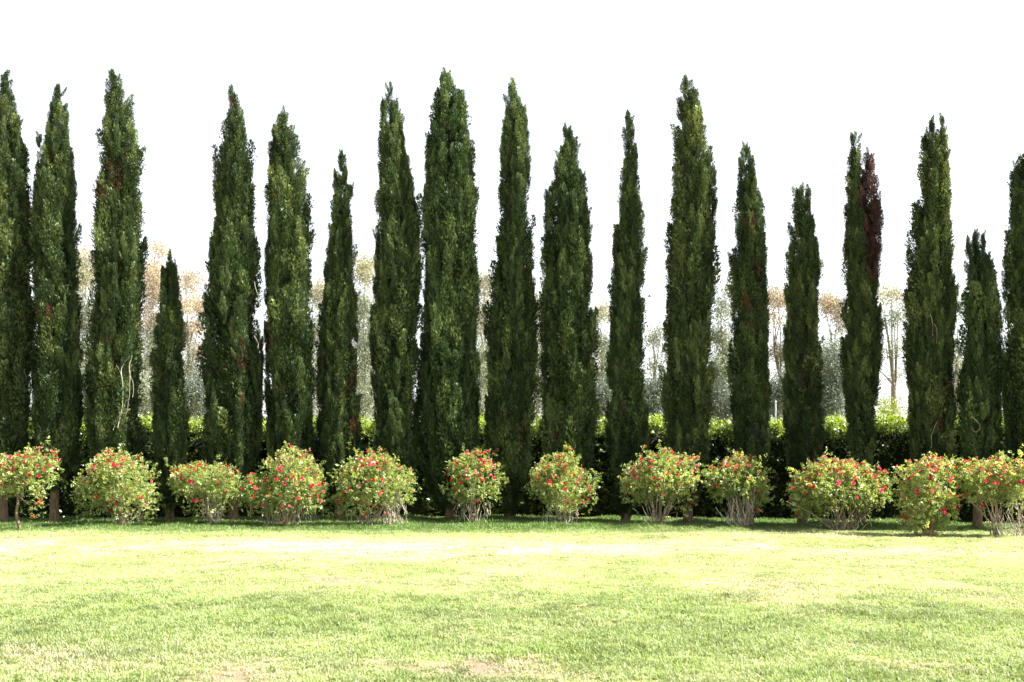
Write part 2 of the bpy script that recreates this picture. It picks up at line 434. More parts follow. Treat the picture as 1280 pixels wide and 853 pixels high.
# each: base px, base trunk y-range bottom of the crown, profile rows (y, left, right), side spires, options
CYP = [
 dict(bx=4, bot=600, prof=[(92, 5, 10), (120, -4, 17), (170, -14, 26), (220, -20, 31), (300, -26, 36), (400, -29, 38), (500, -30, 39), (575, -27, 36)],
      side=[(25, 150, 22, 330, 13, -.15)], label='tall dark cypress cut off by the left edge, behind the standard rose'),
 dict(bx=68, bot=600, prof=[(108, 71, 76), (130, 64, 82), (150, 62, 85), (200, 53, 90), (250, 45, 95), (330, 41, 99), (400, 40, 101), (500, 39, 101), (570, 44, 98)],
      side=[(92, 215, 88, 400, 10, -.05), (52, 165, 56, 330, 9, -.2)], k=.88, label='ragged cypress with bare lower trunk showing, just right of the standard rose'),
 dict(bx=146, bot=585, prof=[(88, 138, 143), (110, 133, 153), (140, 132, 167), (200, 126, 177), (250, 121, 178), (300, 118, 180), (400, 113, 180), (500, 109, 178), (565, 112, 176)],
      side=[(150, 250, 148, 430, 12, -.3), (140, 355, 138, 480, 9, -.4)], dead=[(152, 225, 5, 18), (140, 300, 5, 10), (142, 425, 6, 9), (146, 260, 4, 12)], label='tallest cypress on the left, pale dead stems looping down its front'),
 dict(bx=212, bot=628, prof=[(318, 210, 215), (340, 205, 219), (370, 201, 224), (410, 195, 231), (450, 191, 234), (500, 189, 234), (560, 190, 232), (610, 196, 228)],
      side=[(205, 336, 208, 400, 7, -.1), (219, 326, 218, 390, 7, 0)], label='shortest cypress of the row, slim, between two broad tall ones'),
 dict(bx=292, bot=600, prof=[(112, 286, 291), (135, 283, 302), (160, 280, 312), (200, 272, 317), (250, 268, 323), (300, 264, 327), (400, 258, 330), (500, 254, 330), (575, 258, 328)],
      side=[(285, 205, 285, 380, 10, -.3), (265, 300, 268, 430, 8, -.1), (300, 285, 303, 420, 11, -.25)], dead=[(296, 500, 7, 12)], label='broad dark cypress immediately right of the shortest cypress'),
 dict(bx=361, bot=600, prof=[(138, 351, 356), (160, 344, 364), (180, 339, 372), (220, 337, 382), (300, 333, 389), (400, 331, 392), (500, 330, 392), (575, 334, 390)],
      side=[(348, 285, 350, 440, 10, -.3), (373, 230, 374, 400, 10, -.15)], dead=[(340, 423, 9, 13), (345, 477, 8, 9), (356, 300, 5, 10)], label='cypress with rusty dead patches at mid height, above the tallest left rose'),
 dict(bx=424, bot=605, prof=[(192, 425, 429), (215, 419, 435), (240, 417, 434), (300, 412, 440), (350, 406, 445), (400, 401, 447), (500, 395, 450), (580, 393, 453)],
      side=[(441, 233, 432, 260, 5, 0), (428, 320, 426, 450, 8, -.25)], dead=[(402, 513, 4, 7), (440, 548, 5, 6)], k=.93, label='slim cypress with kinked thin tip, lower than both its neighbours'),
 dict(bx=492, bot=605, prof=[(105, 486, 489), (125, 481, 494), (150, 477, 500), (200, 472, 511), (250, 470, 517), (300, 468, 523), (400, 463, 525), (500, 462, 525), (580, 465, 522)],
      side=[(478, 120, 482, 230, 5, 0), (497, 150, 498, 300, 8, -.15), (520, 295, 516, 420, 9, 0)], sparse=.75, k=.82, label='cypress with thin see-through forked tip, touching the double-spired one'),
 dict(bx=562, bot=622, prof=[(92, 555, 560), (110, 546, 568), (130, 541, 580), (200, 533, 589), (300, 527, 597), (400, 525, 598), (500, 523, 598), (590, 530, 592)],
      side=[(546, 156, 545, 400, 14, -.38), (576, 115, 578, 280, 10, 0), (590, 290, 588, 400, 9, -.1), (536, 170, 540, 350, 9, 0)], dead=[(567, 440, 4, 9)], label='broad cypress with a lighter second spire in front of its tip'),
 dict(bx=636, bot=628, prof=[(104, 638, 643), (125, 631, 651), (150, 629, 658), (200, 625, 663), (300, 618, 665), (400, 611, 668), (500, 606, 669), (570, 608, 667), (610, 615, 660)],
      side=[(648, 130, 648, 300, 10, -.15), (624, 330, 624, 460, 9, -.2)], label='narrow-topped cypress at the centre, rising between two compact roses'),
 dict(bx=708, bot=615, prof=[(158, 707, 712), (175, 701, 720), (200, 695, 726), (250, 688, 734), (350, 679, 741), (450, 674, 744), (530, 673, 745), (595, 680, 740)],
      side=[(684, 236, 686, 400, 8, 0), (712, 250, 712, 430, 13, -.3), (727, 225, 728, 360, 8, -.1)], dead=[(705, 560, 6, 12)], label='cypress with a small separate spire on its upper left side'),
 dict(bx=782, bot=632, prof=[(142, 783, 787), (160, 778, 793), (200, 775, 796), (250, 771, 800), (300, 768, 804), (400, 763, 808), (500, 757, 810), (580, 756, 809), (615, 762, 802)],
      side=[(780, 240, 779, 420, 8, -.2)], label='pencil-slim tall cypress standing left of the tall sunlit one'),
 dict(bx=860, bot=618, prof=[(100, 856, 861), (115, 850, 869), (140, 846, 878), (200, 841, 887), (300, 833, 891), (400, 829, 891), (500, 831, 888), (590, 838, 882)],
      side=[(893, 207, 887, 330, 7, 0), (868, 150, 868, 350, 13, -.25), (872, 330, 868, 500, 12, -.35), (846, 350, 848, 500, 9, -.25)], label='tall broad sunlit cypress with a short side spire on its right'),
 dict(bx=936, bot=600, prof=[(180, 930, 934), (195, 925, 941), (220, 921, 947), (260, 919, 953), (300, 917, 957), (400, 913, 961), (500, 911, 962), (575, 914, 960)],
      side=[(934, 250, 934, 380, 8, -.15)], dead=[(944, 345, 7, 22), (938, 400, 6, 26), (942, 450, 5, 18), (937, 285, 4, 12)], label='cypress with a brown dry streak down its upper front'),
 dict(bx=1003, bot=600, prof=[(235, 996, 1000), (250, 991, 1012), (275, 990, 1016), (320, 985, 1026), (400, 981, 1028), (500, 980, 1028), (575, 981, 1026)],
      side=[(1010, 238, 1008, 330, 7, 0)], dead=[(1004, 470, 6, 20), (1002, 430, 5, 14), (1010, 520, 5, 14)], label='blunt-tipped lower cypress left of the one with the brown spire'),
 dict(bx=1076, bot=602, prof=[(162, 1067, 1070), (180, 1064, 1072), (200, 1062, 1078), (240, 1058, 1079), (300, 1056, 1090), (350, 1055, 1100), (450, 1054, 1101), (560, 1054, 1098), (590, 1060, 1092)],
      side=[(1084, 190, 1087, 345, 17, -.12, 'purple'), (1069, 200, 1069, 420, 9, -.2), (1088, 310, 1088, 480, 8, -.2)], k=.96, label='smooth column cypress with one dead purplish-brown spire at its top'),
 dict(bx=1162, bot=604, prof=[(152, 1163, 1168), (170, 1156, 1174), (200, 1150, 1189), (250, 1144, 1191), (300, 1141, 1192), (400, 1134, 1194), (500, 1129, 1194), (585, 1135, 1188)],
      side=[(1178, 146, 1177, 260, 6, 0), (1158, 225, 1158, 420, 12, -.25), (1180, 270, 1178, 450, 11, -.2), (1142, 420, 1144, 540, 10, -.2)], dead=[(1166, 530, 4, 12)], label='tall cypress with twin pointed tips, second of the tall right ones'),
 dict(bx=1222, bot=612, prof=[(292, 1217, 1221), (315, 1210, 1230), (340, 1206, 1243), (400, 1200, 1250), (500, 1199, 1252), (560, 1203, 1248), (600, 1208, 1240)],
      side=[(1210, 300, 1212, 400, 6, -.1), (1229, 290, 1228, 380, 5, 0), (1220, 400, 1219, 520, 9, -.3)], sparse=.62, k=.62, label='short thin-leaved cypress with its lower trunk visible under a rose canopy'),
 dict(bx=1288, bot=600, prof=[(197, 1270, 1290), (215, 1261, 1304), (250, 1258, 1312), (330, 1256, 1316), (420, 1254, 1318), (500, 1253, 1318), (575, 1257, 1316)],
      side=[(1268, 205, 1270, 420, 10, -.2)], label='dark flat-topped cypress cut off by the right edge'),
]

def make_cypress(s, idx):
    D = row_D(s['bx']); X0 = PX(s['bx'], D)
    root = thing('cypress_tree', s['label'], 'cypress', (X0, D, 0), 'row of cypresses behind the roses')
    fol, dead, co, tr = PC(), PC(), MB(), MB()
    dl = s.get('dead', [])
    dens = 58
    rows = [(y, l, r) for (y, l, r) in s['prof']]
    l_, r_ = rows[-1][1:]
    mid_ = (l_ + r_) / 2; rows.append((s['bot'] + 8, mid_ - (mid_ - l_) * .55, mid_ + (r_ - mid_) * .55))
    tab = [(PZ(y, D), PX((l + r) / 2, D), D + .04 * math.sin(y * .03 + idx), (r - l) / 2 / F * D) for (y, l, r) in rows][::-1]
    pal = (G_DARK, G_MID, G_LIGHT)
    g = 1.04 + (rng.random() - .5) * .16
    pal = tuple(c * np.array([g, 1, 1]) for c in pal)
    tabn = [(a_, b_, c_, d_ * (1.0 if idx in (3, 17) else .94)) for a_, b_, c_, d_ in tab]
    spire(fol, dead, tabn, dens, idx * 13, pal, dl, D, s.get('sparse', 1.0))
    core(co, tab, .60 * s.get('k', 1.0), (.012, .014, .007), idx * 13)
    for sp in s['side']:
        xt, yt, xb, yb, hw, dy = sp[:6]
        kind = sp[6] if len(sp) > 6 else None
        n = 8; f = np.linspace(0, 1, n)
        ys = yb + (yt - yb) * f; xs = xb + (xt - xb) * f
        w = hw * np.clip(np.minimum(1.0, .55 + f) * np.minimum(1, (1.02 - f) / .45), .12, 1)
        st = [(PZ(y, D), PX(x, D), D + dy * (1.0 - .6 * k_) - .1 * (1 - k_), ww / F * D) for y, x, ww, k_ in zip(ys, xs, w, f)]
        if kind == 'purple':
            spire(dead, dead, st, dens * .95, idx * 13 + 5, (PURPLE * .45, PURPLE * .9, PURPLE * 1.7), [], D)
        else:
            spire(fol, dead, st, dens * .8, idx * 13 + 5, tuple(c * 1.12 for c in pal), dl, D)
            if dy > -.12: core(co, st, .45, (.012, .014, .007), idx, 10)
    # upright plumes that give the crown its folds
    H_ = tab[-1][0] - tab[0][0]
    T_ = np.array(tab)
    for q_ in range(int(5 + H_ * 1.5)):
        zt = tab[0][0] + H_ * rng.uniform(.16, .97); ln = rng.uniform(.9, 2.3)
        zb = max(tab[0][0] + .1, zt - ln)
        a_ = rng.uniform(-math.pi * 1.12, .12 * math.pi)
        zz_ = np.linspace(zb, zt, 7); f = (zz_ - zb) / (zt - zb)
        cx_, rr_ = np.interp(zz_, T_[:, 0], T_[:, 1]), np.interp(zz_, T_[:, 0], T_[:, 3])
        w_ = rng.uniform(.09, .15) * np.clip(np.minimum(.6 + f, (1.05 - f) / .5), .12, 1) * np.clip(rr_ / .35, .35, 1)
        ro = np.maximum(rr_ - w_ * rng.uniform(.65, 1.1), 0) * rng.uniform(.9, 1.0)
        pl = np.stack([zz_, cx_ + np.cos(a_) * ro, D + np.sin(a_) * ro, w_], -1)
        v_ = rng.uniform(.82, 1.2)
        spire(fol, dead, pl, dens * 1.1, idx * 13 + q_, tuple(c * v_ for c in pal), dl, D)
    # trunk
    ztop = tab[-1][0] * .80
    zz = np.linspace(-.08, ztop, 16)
    rad = .088 * (1 - zz / (ztop + .6)).clip(.05) * (1 + .35 * np.exp(-(zz + .08) / .12))
    cx = np.interp(zz, [0] + [t[0] for t in tab], [X0] + [t[1] for t in tab])
    cx = X0 + (cx - X0) * smooth(0.3, 2.5, zz)
    pts = np.stack([cx, zz * 0 + D, zz], -1)
    tr.tube(pts, rad, (.12, .085, .052), 10)
    tr.build('trunk', M_bark, root, smooth=True)
    P_, r__, s__, c__ = fol.cat(); point_cloud('foliage', P_, r__, s__, 'spray_tint', c__, NG_spray, root)
    co.build('inner_branches', M_core, root)
    if dead.a:
        P_, r__, s__, c__ = dead.cat(); point_cloud('dead_patch', P_, r__, s__, 'spray_tint', c__, NG_spray, root, label='dead purplish-brown spire' if idx == 15 else 'dry brown dead foliage')
    return root, D

roots = []
for i_, s_ in enumerate(CYP):
    roots.append(make_cypress(s_, i_))

# pale dead stems hanging on the fronts of some cypresses
def dead_stem(ti, pxs, rad=.010, off=.52, colr=(.27, .245, .20)):
    rad *= .68
    root, D = roots[ti]
    mb = MB()
    pts = np.array([[PX(x, D - off), D - off + .03 * math.sin(k * 2.1), PZ(y, D - off)] for k, (x, y) in enumerate(pxs)])
    t = np.linspace(0, len(pts) - 1, len(pts) * 3); P3 = np.stack([np.interp(t, np.arange(len(pts)), pts[:, k]) for k in range(3)], -1)
    P3[1:-1] += rng.normal(0, .012, (len(P3) - 2, 3))
    for _ in range(1): P3[1:-1] = (P3[:-2] + 2 * P3[1:-1] + P3[2:]) / 4
    mb.tube(P3, np.full(len(P3), rad) * np.linspace(1.1, .6, len(P3)), colr, 5)
    mb.build('dead_stem', M_bark, root, smooth=True)
dead_stem(2, [(147, 535), (152, 515), (155, 480), (151, 462), (156, 452), (164, 445)], .012)
dead_stem(2, [(165, 444), (161, 455), (162, 480), (162, 500), (158, 518), (149, 516)], .010)
dead_stem(2, [(152, 470), (148, 462), (146, 456)], .008)
dead_stem(2, [(163, 470), (167, 485), (166, 497)], .007)
dead_stem(2, [(150, 516), (146, 525), (142, 538)], .008)
dead_stem(4, [(318, 420), (321, 428), (323, 436)], .008)
dead_stem(4, [(318, 352), (323, 370), (326, 392)], .008)
dead_stem(17, [(1214, 520), (1219, 524), (1224, 532), (1223, 538), (1218, 540), (1215, 537)], .012, .42, (.24, .20, .13))
dead_stem(16, [(1163, 392), (1166, 402), (1165, 420)], .009, .48, (.25, .2, .15))
dead_stem(16, [(1168, 405), (1171, 412), (1170, 430)], .007, .48, (.25, .2, .15))
dead_stem(16, [(1164, 560), (1165, 545), (1168, 533), (1172, 527)], .008, .48, (.25, .2, .15))

# ------------------------------------------------------------------ clipped hedge behind the cypresses
def make_hedge():
    root = thing('clipped_hedge', 'long clipped hedge behind the cypresses, dark face and sunlit yellow-green top', 'hedge', (0, 25.0, 0))
    hx = np.array([-16.5, -10, -5, 0, 3, 6, 9, 12.5]); hd = np.array([24.5, 24.4, 24.8, 25.2, 24.9, 24.2, 23.2, 22.0])
    fol, co, st = MB(), MB(), MB()
    H, T = 2.0, .9
    # core
    xs = np.linspace(-16.3, 12.3, 140); ds = np.interp(xs, hx, hd)
    prof = np.array([(.22, 0), (.20, .6), (.20, 1.2), (.22, 1.78), (.32, 1.90), (.6, 1.90), (.7, 1.78), (.75, 0.)])
    v = np.stack([np.repeat(xs[:, None], 8, 1), ds[:, None] + prof[None, :, 0] + rng.normal(0, .05, (140, 8)), np.repeat(prof[None, :, 1], 140, 0) + rng.normal(0, .04, (140, 8))], -1)
    i = np.arange(139)[:, None] * 8; j = np.arange(7)[None]
    co.add(v, np.stack([i + j, i + j + 1, i + 8 + j + 1, i + 8 + j], -1).reshape(-1, 4), (.010, .014, .006))
    co.build('inner_branches', M_core, root)
    # leaves in small sprigs on the face, the top and, as loose shoots, above the top
    def sprigs(n, face):
        x = rng.uniform(-16.5, 12.5, n); d0 = np.interp(x, hx, hd)
        if face == 'front':
            z = .05 + rng.random(n) * 1.95; y = d0 + rng.random(n) * .18 - .10 * (fnoise(np.stack([x * 1.5, z * 1.5, z * 0], -1), 41) - .5) * 2
            outn = np.array([0, -1., .25])
        elif face == 'top':
            z = 1.72 + rng.random(n) * .38 + .22 * (fnoise(np.stack([x * .9, z0 * x, x * 0], -1), 43) - .5); y = d0 + rng.random(n) * T
            outn = np.array([0, 0., 1.])
        c = np.stack([x, y, z], -1)
        return c, np.broadcast_to(outn, (n, 3))
    z0 = 0.0
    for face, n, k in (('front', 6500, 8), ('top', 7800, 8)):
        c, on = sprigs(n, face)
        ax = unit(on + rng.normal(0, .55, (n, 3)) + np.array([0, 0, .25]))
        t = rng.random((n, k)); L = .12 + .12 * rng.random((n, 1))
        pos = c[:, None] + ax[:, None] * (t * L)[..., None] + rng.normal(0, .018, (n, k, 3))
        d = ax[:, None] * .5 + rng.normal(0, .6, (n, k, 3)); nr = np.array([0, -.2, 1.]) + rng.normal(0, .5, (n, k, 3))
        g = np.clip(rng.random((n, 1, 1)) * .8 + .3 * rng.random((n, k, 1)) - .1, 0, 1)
        a, b = (np.array([.030, .055, .016]), np.array([.075, .115, .03])) if face == 'front' else (np.array([.13, .20, .03]), np.array([.26, .34, .055]))  # shade on the face and sun on the top put into the leaf colours
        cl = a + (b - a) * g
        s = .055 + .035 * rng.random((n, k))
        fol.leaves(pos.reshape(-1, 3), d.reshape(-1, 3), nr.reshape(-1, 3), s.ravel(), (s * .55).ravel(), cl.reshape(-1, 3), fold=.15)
    # upright young shoots
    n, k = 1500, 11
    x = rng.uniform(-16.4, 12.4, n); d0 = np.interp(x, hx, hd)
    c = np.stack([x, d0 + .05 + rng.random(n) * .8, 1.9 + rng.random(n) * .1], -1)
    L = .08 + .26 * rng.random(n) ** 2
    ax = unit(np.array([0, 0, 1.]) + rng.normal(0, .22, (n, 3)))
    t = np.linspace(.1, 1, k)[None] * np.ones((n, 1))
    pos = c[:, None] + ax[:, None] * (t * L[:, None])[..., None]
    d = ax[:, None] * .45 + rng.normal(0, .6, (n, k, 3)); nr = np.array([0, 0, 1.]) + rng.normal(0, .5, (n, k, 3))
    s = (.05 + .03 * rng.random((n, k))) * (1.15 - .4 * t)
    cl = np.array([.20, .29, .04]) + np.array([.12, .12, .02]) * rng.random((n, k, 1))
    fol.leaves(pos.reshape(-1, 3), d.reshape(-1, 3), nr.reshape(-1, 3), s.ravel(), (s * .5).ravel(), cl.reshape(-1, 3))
    fol.build('foliage', M_hedge, root, stuff=True)
    return root
make_hedge()

# ------------------------------------------------------------------ rose bushes
def flower_mesh(name, hue, size):
    mb = MB(); P, Dv, N, L, W, Cc = [], [], [], [], [], []
    for ring, (cnt, tilt, ln) in enumerate(((7, 18, 1.0), (6, 45, .8), (4, 72, .6))):
        for k in range(cnt):
            a = 2 * math.pi * (k + .4 * ring) / cnt + random.uniform(-.15, .15); e = R(tilt + random.uniform(-8, 8))
            P.append((0, 0, 0)); Dv.append((math.cos(a) * math.cos(e), math.sin(a) * math.cos(e), math.sin(e)))
            N.append((-math.cos(a) * math.sin(e), -math.sin(a) * math.sin(e), math.cos(e))); L.append(size * ln); W.append(size * .85 * ln)
            Cc.append(np.array(hue) * random.uniform(.8, 1.2))
    mb.leaves(np.array(P, float), np.array(Dv), np.array(N), L, W, np.array(Cc), fold=-.12, mid=.62)
    return mb.mesh(name, M_petal)
FL = [flower_mesh('flower', h, s) for h, s in (((.50, .024, .035), .042), ((.60, .045, .065), .046), ((.66, .075, .15), .046), ((.68, .15, .13), .042), ((.44, .018, .04), .038))]

def rose(spec):
    bx, by = spec['base'][0]
    D = GD(by) ; X0 = PX(bx, D)
    root = thing('rose_bush', spec['label'], 'rose bush', (X0, D, 0), 'red roses in front of the cypress row')
    fol = MB()
    blobs = [(PX(cx, D), PZ(cy_, D), rx * .93 / F * D, ry * .97 / F * D, (b[0] if b else 1.0)) for (cx, cy_, rx, ry, *b) in spec['blobs']]
    cxm = np.mean([b[0] for b in blobs])
    C, O = [], []
    for (x, z, rx, rz, w) in blobs:
        ryy = (rx * .55 + rz * .45)
        n = int(1450 * (rx * ryy + rx * rz + ryy * rz) * w * spec.get('dens', 1.0) * 1.25)
        v = unit(rng.normal(0, 1, (n, 3)))
        rr = rng.random(n) ** .33
        lump = .46 + 1.02 * fnoise(v * 2.6 + x * 3, int(abs(x) * 50) % 97, 2)
        p_ = v * (rr * lump)[:, None] * np.array([rx, ryy, rz]) * 1.04
        C.append(p_ + np.array([x, D + random.uniform(-.06, .06), z])); O.append(v)
    C, O = np.concatenate(C), np.concatenate(O)
    # thin out by clumps so gaps show
    nz = fnoise(C * 5.5, 61 + int(abs(X0) * 7) % 50, 2)
    keep = (nz > .44) | (rng.random(len(C)) < .25)
    keep &= C[:, 2] > .10
    if 'hanging' not in spec['label']: keep &= rng.random(len(C)) < .30 + .70 * smooth(.25, .65, C[:, 2])
    C, O = C[keep], O[keep]
    # flowers on the canopy's skin, mostly at the top and towards the lawn
    nf = int(spec['flowers'] * 2.1); placed = 0; wts = np.array([b[2] * b[3] * min(1, b[4] + .15) for b in blobs]); wts /= wts.sum()
    spots = []
    tries = 0
    while placed < nf and tries < 4000:
        tries += 1
        b = blobs[rng.choice(len(blobs), p=wts)]
        v = unit(rng.normal(0, 1, 3) + np.array([0, -.4, .95]))
        if v[2] < -.65 or (v[2] < -.05 and rng.random() < .6) or (v[1] > .45 and v[2] < .5): continue
        p_ = np.array([b[0], D, b[1]]) + v * np.array([b[2], (b[2] * .55 + b[3] * .45), b[3]]) * rng.uniform(.93, 1.08)
        inside = False
        for b2 in blobs:
            q_ = (p_ - np.array([b2[0], D, b2[1]])) / np.array([b2[2], b2[2] * .55 + b2[3] * .45, b2[3]])
            if (q_ ** 2).sum() < .62: inside = True
        if inside: continue
        spots.append((p_, v)); placed += 1
    for (x, y) in spec.get('extra', []):
        spots.append((np.array([PX(x, D - .2), D - .2, PZ(y, D - .2)]), np.array([0, -.6, .8])))
    # leafy sprigs that carry the upper flowers above the crown
    sp_c = []
    for q_, (p_, v) in enumerate(spots):
        if v[2] > .35 and rng.random() < .6:
            up = rng.uniform(.03, .13); p2 = p_ + np.array([v[0] * .4, v[1] * .4, 1]) * up
            for f in np.linspace(-.3, .85, 5): sp_c.append((p_ + (p2 - p_) * f + rng.normal(0, .012, 3), v))
            spots[q_] = (p2, v)
    for _ in range(22):
        b = blobs[rng.choice(len(blobs), p=wts)]; v = unit(rng.normal(0, 1, 3) + np.array([0, -.2, .5]))
        p_ = np.array([b[0], D, b[1]]) + v * np.array([b[2], (b[2] * .55 + b[3] * .45), b[3]])
        for f in np.linspace(0, rng.uniform(.05, .12) + .2 * rng.random() ** 3, 8): sp_c.append((p_ + (v + np.array([0, 0, .3])) * f + rng.normal(0, .012, 3), v))
    if sp_c:
        C = np.concatenate([C, np.array([a_ for a_, _ in sp_c])]); O = np.concatenate([O, np.array([b_ for _, b_ in sp_c])])
    n = len(C); k = 5
    ax = unit(O * .6 + rng.normal(0, .55, (n, 3)) + np.array([0, 0, .15]))
    side = unit(np.cross(ax, rng.normal(0, 1, (n, 3))))
    nrm = np.cross(side, ax); nrm *= np.sign(nrm[:, 2:3] + 1e-6)
    L = .07 + .05 * rng.random(n)
    lay = [(.45, 1, .85), (.45, -1, .85), (.8, 1, .8), (.8, -1, .8), (.85, 0, .35)]
    hue = np.clip(rng.random(n) * .7 + .5 * (fnoise(C * 2.0, 77, 2) - .3), 0, 1)[:, None]
    g0, g1 = np.array([.110, .190, .042]), np.array([.400, .440, .175])
    cb = g0 + (g1 - g0) * hue
    top = (O[:, 2] > .35) & (rng.random(n) < .10)
    cb = np.where(top[:, None], np.array([.30, .13, .07]), cb)       # reddish young shoots
    for (f, s_, b) in lay:
        pos = C + ax * (L * f)[:, None]
        d = ax * (1 - b * .7) + side * s_ * b + rng.normal(0, .2, (n, 3)) - np.array([0, 0, .18])
        ls = (.030 + .020 * rng.random(n))
        fol.leaves(pos, d, nrm + rng.normal(0, .3, (n, 3)), ls, ls * .62, cb * (.85 + .3 * rng.random((n, 1))), fold=.12)
    fol.build('foliage', M_rose, root, stuff=True)
    # stems
    targets = []
    for (x, z, rx, rz, w) in blobs:
        for _ in range(max(2, int(spec.get('stems', 7) * rx * 1.6))):
            a = rng.normal(0, .42, 3); targets.append((x + a[0] * rx, D + a[1] * rx, z + a[2] * rz * .8))
    if spec.get('single'):
        mb = MB(); t = np.linspace(0, 1, 10)
        (xt, yt) = spec['single']; ztop = PZ(yt, D)
        pts = np.stack([X0 + (PX(xt, D) - X0) * t + .015 * np.sin(t * 9), D + .015 * np.cos(t * 7), -.05 + (ztop + .05) * t], -1)
        mb.tube(pts, .034 - .010 * t + .012 * np.exp(-t * 8), (.16, .12, .085), 8)
        mb.build('stem', M_bark, root, smooth=True)
        start0 = [pts[-1]]
    else:
        start0 = [np.array([PX(x, D), D, -.04]) for (x, y) in spec['base']]
    thin = MB()
    for ti, tg in enumerate(targets):
        s0 = start0[ti % len(start0)] + (0 if spec.get('single') else 1) * np.array([rng.normal(0, .05), rng.normal(0, .05), 0])
        tg = np.array(tg); t = np.linspace(0, 1, 8)[:, None]
        midp = s0 + (tg - s0) * np.array([.35, .35, .62]) + rng.normal(0, .03, 3)
        pts = (1 - t) ** 2 * s0 + 2 * t * (1 - t) * midp + t ** 2 * tg + rng.normal(0, .006, (8, 3))
        r0 = rng.uniform(.006, .014)
        g = rng.random()
        c_ = np.array([.34, .29, .22]) * (1 - g) + np.array([.20, .15, .10]) * g
        if ti < 7 and not spec.get('single'):
            mb = MB(); mb.tube(pts, np.linspace(r0 * 1.15, r0 * .5, 8), c_, 6); mb.build('stem', M_bark, root, smooth=True)
        else:
            thin.tube(pts, np.linspace(r0, r0 * .35, 8), c_, 4)
    for (x0, y0, x1, y1) in spec.get('canes', []):
        mb = MB(); t = np.linspace(0, 1, 9)[:, None]
        a = np.array([PX(x0, D), D - .10 + rng.normal(0, .05), PZ(y0, D)]); b = np.array([PX(x1, D), D - .12 + rng.normal(0, .12), PZ(y1, D)])
        pts = a + (b - a) * t + np.array([0, 0, -.06]) * np.sin(t * math.pi) + rng.normal(0, .006, (9, 3))
        mb.tube(pts, np.linspace(.010, .005, 9), np.array([.36, .31, .25]) * rng.uniform(.75, 1.1), 6); mb.build('stem', M_bark, root, smooth=True)
    # fine dead twigs in the lower part
    for (cx, cy_, rx, ry, cnt) in spec.get('twigs', []):
        for _ in range(int(cnt * .6)):
            x, z = PX(cx + rng.uniform(-1, 1) * rx, D), PZ(cy_ + rng.uniform(-1, 1) * ry, D)
            d = np.array([rng.normal(0, .35), rng.normal(0, .35), 1.0]); ln = rng.uniform(.12, .34)
            t = np.linspace(-.5, .5, 4)[:, None]
            thin.tube(np.array([x, D + rng.uniform(-.22, .2), max(z, ln * .5 - .02)]) + t * d * ln + rng.normal(0, .012, (4, 3)), np.linspace(.005, .0025, 4), np.array([.42, .37, .29]) * rng.uniform(.6, 1.15), 3)
    if thin.n: thin.build('twigs', M_bark, root, stuff=True)
    for p_, v in spots:
        me = FL[rng.choice(5, p=[.28, .24, .24, .10, .14])]
        o = link('flower', me, root)
        o.location = Vector(p_)
        dv = Vector(unit(v + np.array([0, -.3, .7]) + rng.normal(0, .35, 3)))
        o.rotation_euler = dv.to_track_quat('Z', 'Y').to_euler()
        o.rotation_euler.rotate_axis('Z', rng.random() * 6)
        sc = rng.uniform(.65, 1.08); o.scale = (sc, sc, sc)
    return root

